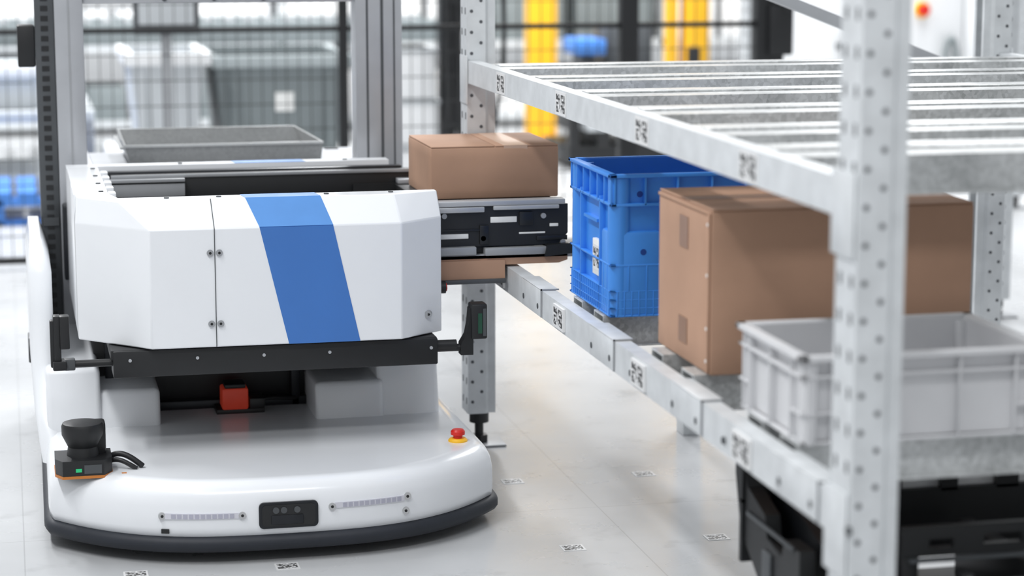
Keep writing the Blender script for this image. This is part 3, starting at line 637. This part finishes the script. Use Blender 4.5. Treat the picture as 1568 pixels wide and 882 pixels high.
# ------------------------------------------------------------ background
fe = empty('wire_mesh_fence', (0.8, 8.3, 0))
FY = 8.3
def mesh_panel(nm, x0, x1, z0, z1):
    bm = bmesh.new()
    n = int((x1-x0)/0.045)
    for i in range(n+1):
        x = x0+(x1-x0)*i/n; bm_box(bm, x-0.0015, x+0.0015, FY, FY+0.003, z0, z1)
    n = int((z1-z0)/0.09)
    for i in range(n+1):
        z = z0+(z1-z0)*i/n; bm_box(bm, x0, x1, FY-0.003, FY+0.001, z-0.0018, z+0.0018)
    finish(nm, bm, FENCE, fe)
posts = [-2.1, -0.75, 0.12, 1.235, 2.35, 2.93]
for a, b in zip(posts, posts[1:]): mesh_panel('mesh_panel', a+0.03, b-0.03, 0.03, 2.0)
l = [(p-0.018, p+0.018, FY-0.02, FY+0.02, 0, 2.05) for p in posts if p not in (0.12, 2.35, 2.93)]
l += [(2.31, 2.38, FY-0.03, FY+0.03, 0, 2.05), (2.86, 2.97, FY-0.03, FY+0.05, 0, 2.05)]
l += [(-2.1, 2.9, FY-0.012, FY+0.012, 0.862, 0.882), (-2.1, 2.9, FY-0.01, FY+0.01, 0.02, 0.045), (-2.1, 2.9, FY-0.01, FY+0.01, 1.98, 2.0)]
boxes('posts_and_rails', l, BLACK, fe, 0.002)
boxes('gate_latch', [(2.90, 3.0, FY-0.06, FY-0.03, 0.75, 0.95), (2.95, 2.99, FY-0.07, FY-0.03, 0.92, 1.05)], BLACK, fe, 0.01)
box('gate_latch_mark', 2.93, 2.97, FY-0.072, FY-0.06, 1.0, 1.06, YEL, fe)

pl = empty('blue_plastic_pallet', (0, 9.7, 0))
l = [(-0.5+i*0.105, -0.5+i*0.105+0.085, 9.5, 10.1, 0.11, 0.14) for i in range(8)]
l += [(x, x+0.1, 9.5, 10.1, 0.0, 0.11) for x in (-0.5, -0.13, 0.24)] + [(-0.5, 0.34, 9.5, 9.6, 0.08, 0.112), (-0.5, 0.34, 9.5, 9.6, 0.0, 0.02)]
boxes('slats_and_blocks', l, PALB, pl, 0.004)
def wbox(top, parts):
    e = empty(top[0], top[1])
    for nm, lst, m in parts: boxes(nm, lst, m, e, 0.006)
    return e
def bin_(name, x0, x1, y0, y1, z0, z1, m, mr):
    e = empty(name, ((x0+x1)/2, (y0+y1)/2, z0)); t = 0.02
    rings = []
    for ins, z in ((0.05, z0), (0.0, z1)):
        rings.append([(x0+ins, y0+ins, z), (x1-ins, y0+ins, z), (x1-ins, y1-ins, z), (x0+ins, y1-ins, z)])
    rings.append([(x0+t, y0+t, z1), (x1-t, y0+t, z1), (x1-t, y1-t, z1), (x0+t, y1-t, z1)])
    rings.append([(x0+t+0.04, y0+t+0.04, z0+0.02), (x1-t-0.04, y0+t+0.04, z0+0.02), (x1-t-0.04, y1-t-0.04, z0+0.02), (x0+t+0.04, y1-t-0.04, z0+0.02)])
    loft('bin_body', rings, m, e)
    boxes('bin_rim', [(x0-0.02, x1+0.02, y0-0.02, y0+0.005, z1-0.05, z1), (x0-0.02, x1+0.02, y1-0.005, y1+0.02, z1-0.05, z1), (x0-0.02, x0+0.005, y0, y1, z1-0.05, z1), (x1-0.005, x1+0.02, y0, y1, z1-0.05, z1)], mr, e, 0.004)
    boxes('bin_ribs', [(x0+(x1-x0)*f-0.01, x0+(x1-x0)*f+0.01, y0-0.005, y0+0.04, z0+0.05, z1-0.04) for f in (0.15, 0.85)], m, e)
    return e
b = bin_('grey_storage_bin', 0.86, 1.44, 9.5, 10.3, 0.262, 0.70, BGD, mat('bin_rim_grey', (170, 178, 180), 0.5))
box('label', 1.12, 1.2, 9.515, 9.535, 0.46, 0.54, LABEL, b)
b = bin_('light_storage_bin', 0.50, 0.82, 9.4, 10.1, 0.262, 0.72, BGG, BGW)
def table(name, x0, x1, y0, y1, z, m):
    e = empty(name, ((x0+x1)/2, (y0+y1)/2, 0))
    boxes('top', [(x0, x1, y0, y1, z-0.05, z)], m, e, 0.005)
    boxes('legs', [(a, a+0.05, b_, b_+0.05, 0, z-0.05) for a in (x0, x1-0.05) for b_ in (y0, y1-0.05)], ALU2, e)
    boxes('shelf', [(x0+0.02, x1-0.02, y0+0.02, y1-0.02, 0.10, 0.12)], m, e)
    return e
table('low_bench', 0.42, 1.53, 9.3, 10.4, 0.26, BGW)
bin_('light_storage_bin.001', -0.45, 0.30, 10.3, 10.9, 0.422, 0.62, BGG, BGW)
table('tall_bench', -1.2, 0.38, 10.2, 11.1, 0.42, BGG)
wbox(('control_terminal', (0.62, 9.0, 0)), [('screen', [(0.50, 0.76, 9.0, 9.05, 0.82, 1.06)], DGREY), ('panel', [(0.52, 0.74, 8.985, 9.0, 0.86, 1.03)], BGG), ('stand', [(0.61, 0.65, 9.03, 9.07, 0.0, 0.84), (0.5, 0.76, 8.95, 9.15, 0.0, 0.02)], ALU2)])
# roller conveyor line seen behind the bins
cv = empty('roller_conveyor', (0.9, 12.0, 0))
boxes('side_frames', [(-1.6, 2.3, 11.8, 11.84, 0.62, 0.74), (-1.6, 2.3, 12.4, 12.44, 0.62, 0.74)], BGD, cv, 0.005)
boxes('stands', [(x, x+0.05, y, y+0.04, 0, 0.62) for x in (-1.5, -0.4, 0.7, 1.8) for y in (11.8, 12.4)], DGREY, cv)
cyls('rollers', [((-1.55+i*0.11, 11.84, 0.71), (-1.55+i*0.11, 12.4, 0.71), 0.03) for i in range(35)], ALU2, cv, 10)
boxes('drive_units', [(-0.2, 0.15, 11.72, 11.8, 0.42, 0.6), (1.0, 1.35, 11.72, 11.8, 0.42, 0.6)], DGREY, cv, 0.01)
wbox(('white_carton_stack', (1.72, 9.6, 0)), [('cartons', [(1.60, 1.84, 9.5, 9.85, 0.0, 0.30), (1.59, 1.83, 9.5, 9.85, 0.305, 0.5), (1.60, 1.82, 9.5, 9.85, 0.505, 0.72)], BGW), ('lids', [(1.59, 1.85, 9.49, 9.86, 0.28, 0.30), (1.58, 1.84, 9.49, 9.86, 0.48, 0.5), (1.59, 1.83, 9.49, 9.86, 0.70, 0.72)], BGG)])
mc = empty('cable_carrier_column', (1.95, 9.6, 0))
boxes('column', [(1.86, 1.93, 9.6, 9.7, 0, 1.6), (1.84, 2.05, 9.55, 9.75, 0, 0.12), (1.88, 2.03, 9.56, 9.62, 0.5, 0.7), (1.97, 2.04, 9.56, 9.62, 0.9, 1.1)], DARKM, mc, 0.01)
for i in range(12):
    x = 1.84+random.random()*0.24
    tube('cable', [(x, 9.5, 1.5), (x+random.uniform(-.06, .06), 9.47, 1.1), (x+random.uniform(-.1, .1), 9.44, 0.8), (x+random.uniform(-.06, .06), 9.46, 0.5), (x+random.uniform(-.04, .04), 9.52, 0.15)], 0.011, BLACK, mc)
for i, (xa, xb) in enumerate(((2.9, 3.07), (3.83, 3.98), (3.73, 3.79))):
    e = empty('yellow_safety_post' if i == 0 else 'yellow_safety_post.%03d' % i, ((xa+xb)/2, 12.4, 0))
    box('column', xa, xb, 12.35, 12.45, 0.02, 2.6, YEL, e, 0.008)
    box('foot_plate', xa-0.03, xb+0.03, 12.3, 12.5, 0, 0.02, YEL, e, 0.004)
    cyls('anchor_bolts', [((xa-0.015, 12.33, 0.02), (xa-0.015, 12.33, 0.04), 0.012), ((xb+0.015, 12.33, 0.02), (xb+0.015, 12.33, 0.04), 0.012)], STEEL, e)
dm = empty('packing_machine', (3.1, 11.2, 0))
boxes('frame', [(2.80, 3.5, 11, 11.6, 0.02, 0.12), (2.80, 2.86, 11, 11.06, 0.1, 0.42), (3.44, 3.5, 11, 11.06, 0.1, 0.62), (2.80, 3.5, 11, 11.6, 0.35, 0.42), (2.95, 3.02, 11, 11.6, 0.1, 0.5), (2.85, 3.42, 11.1, 11.5, 0.18, 0.36)], BLACK, dm, 0.01)
boxes('rollers', [(2.84, 3.48, 10.97, 11.0, 0.44, 0.48), (2.88, 2.98, 10.95, 11.1, 0.2, 0.32)], BGG, dm, 0.004)
boxes('hopper', [(2.86, 3.02, 11.1, 11.4, 0.58, 0.66)], PALB, dm, 0.01)
boxes('hopper_stand', [(2.90, 2.98, 11.15, 11.35, 0.42, 0.58), (3.05, 3.3, 11.2, 11.5, 0.42, 0.72)], DGREY, dm, 0.01)
for i, (xa, xb) in enumerate(((3.95, 4.95), (4.96, 5.9))):
    e = empty('control_cabinet' if i == 0 else 'control_cabinet.%03d' % i, ((xa+xb)/2, 11.2, 0))
    box('body', xa, xb, 11.0, 11.6, 0.08, 2.2, BGW, e, 0.01)
    box('plinth', xa+0.02, xb-0.02, 11.02, 11.58, 0, 0.08, DGREY, e)
    boxes('door_panels', [(xa+0.03, (xa+xb)/2-0.005, 10.985, 11.0, 0.12, 2.16), ((xa+xb)/2+0.005, xb-0.03, 10.985, 11.0, 0.12, 2.16)], BGW, e, 0.004)
    boxes('handles', [((xa+xb)/2-0.22, (xa+xb)/2-0.12, 10.95, 10.985, 0.60, 0.63), ((xa+xb)/2+0.07, (xa+xb)/2+0.10, 10.95, 10.985, 0.5, 0.75)], DGREY, e, 0.005)
    if i == 0:
        cyl('estop_ring', (4.70, 10.96, 0.80), (4.70, 10.985, 0.80), 0.042, YEL, e, 24)
        cyl('estop_button', (4.70, 10.93, 0.80), (4.70, 10.96, 0.80), 0.03, RED, e, 24)
        tube('conduit', [(4.82, 10.95, 0.3), (4.82, 10.95, 0.6), (4.86, 10.94, 0.70), (4.90, 10.95, 0.6), (4.91, 10.95, 0.3)], 0.015, BGD, e)
sv = empty('white_tote_shelving', (1.2, 13.5, 0))
l = []
for z in (0.0, 0.45, 0.9, 1.35, 1.8): l.append((-2.0, 5.5, 13.4, 14.0, z+0.04, z+0.08))
for x in (-2.0, -0.8, 0.4, 1.6, 2.8, 4.0, 5.46): l += [(x, x+0.04, 13.4, 13.44, 0, 2.2), (x, x+0.04, 13.96, 14.0, 0, 2.2)]
boxes('frame', l, BGG, sv)
l = []; l2 = []
for z in (0.08, 0.53, 0.98, 1.43):
    x = -1.9
    while x < 5.2:
        w = random.choice((0.35, 0.45, 0.5))
        (l if random.random() < 0.75 else l2).append((x, x+w, 13.45, 13.9, z, z+random.choice((0.2, 0.28, 0.33)))); x += w+0.06
boxes('totes', l, BGW, sv, 0.01); boxes('grey_totes', l2, BGD, sv, 0.01)

# ------------------------------------------------------------ lights
w = bpy.data.worlds.new('World'); scene.world = w; w.use_nodes = True
w.node_tree.nodes['Background'].inputs[0].default_value = (0.93, 0.965, 1.0, 1)
w.node_tree.nodes['Background'].inputs[1].default_value = 0.54
def area(name, loc, sx, sy, power, col=(1, 1, 1), rot=(0, 0, 0)):
    ld = bpy.data.lights.new(name, 'AREA'); ld.shape = 'RECTANGLE'; ld.size = sx; ld.size_y = sy
    ld.energy = power; ld.color = col
    o = bpy.data.objects.new(name, ld); o.location = loc; o.rotation_euler = rot
    scene.collection.objects.link(o)
for i, (x, y, p) in enumerate(((-1.4, 3.0, 125), (-1.4, 7.3, 135), (1.9, 10.6, 270), (-1.4, 11.0, 260), (4.2, 8.6, 115), (4.8, 11.0, 180))):
    area('ceiling_lamp_%d' % i, (x, y, 4.4), 0.35, 2.6, p, (0.98, 0.99, 1.0))
area('ceiling_lamp_front', (0.2, 0.8, 4.0), 2.5, 0.5, 80, (0.98, 0.99, 1.0))

# ------------------------------------------------------------ camera
cd = bpy.data.cameras.new('camera'); cam = bpy.data.objects.new('camera', cd); scene.collection.objects.link(cam)
cam.location = (0, 0, 1.29)
cam.rotation_euler = (math.radians(90-9.53), 0, math.radians(-12.8))
cd.sensor_width = 36; cd.lens = 78.06; cd.clip_end = 100
cd.dof.use_dof = True; cd.dof.focus_distance = 4.65; cd.dof.aperture_fstop = 2.5
scene.camera = cam
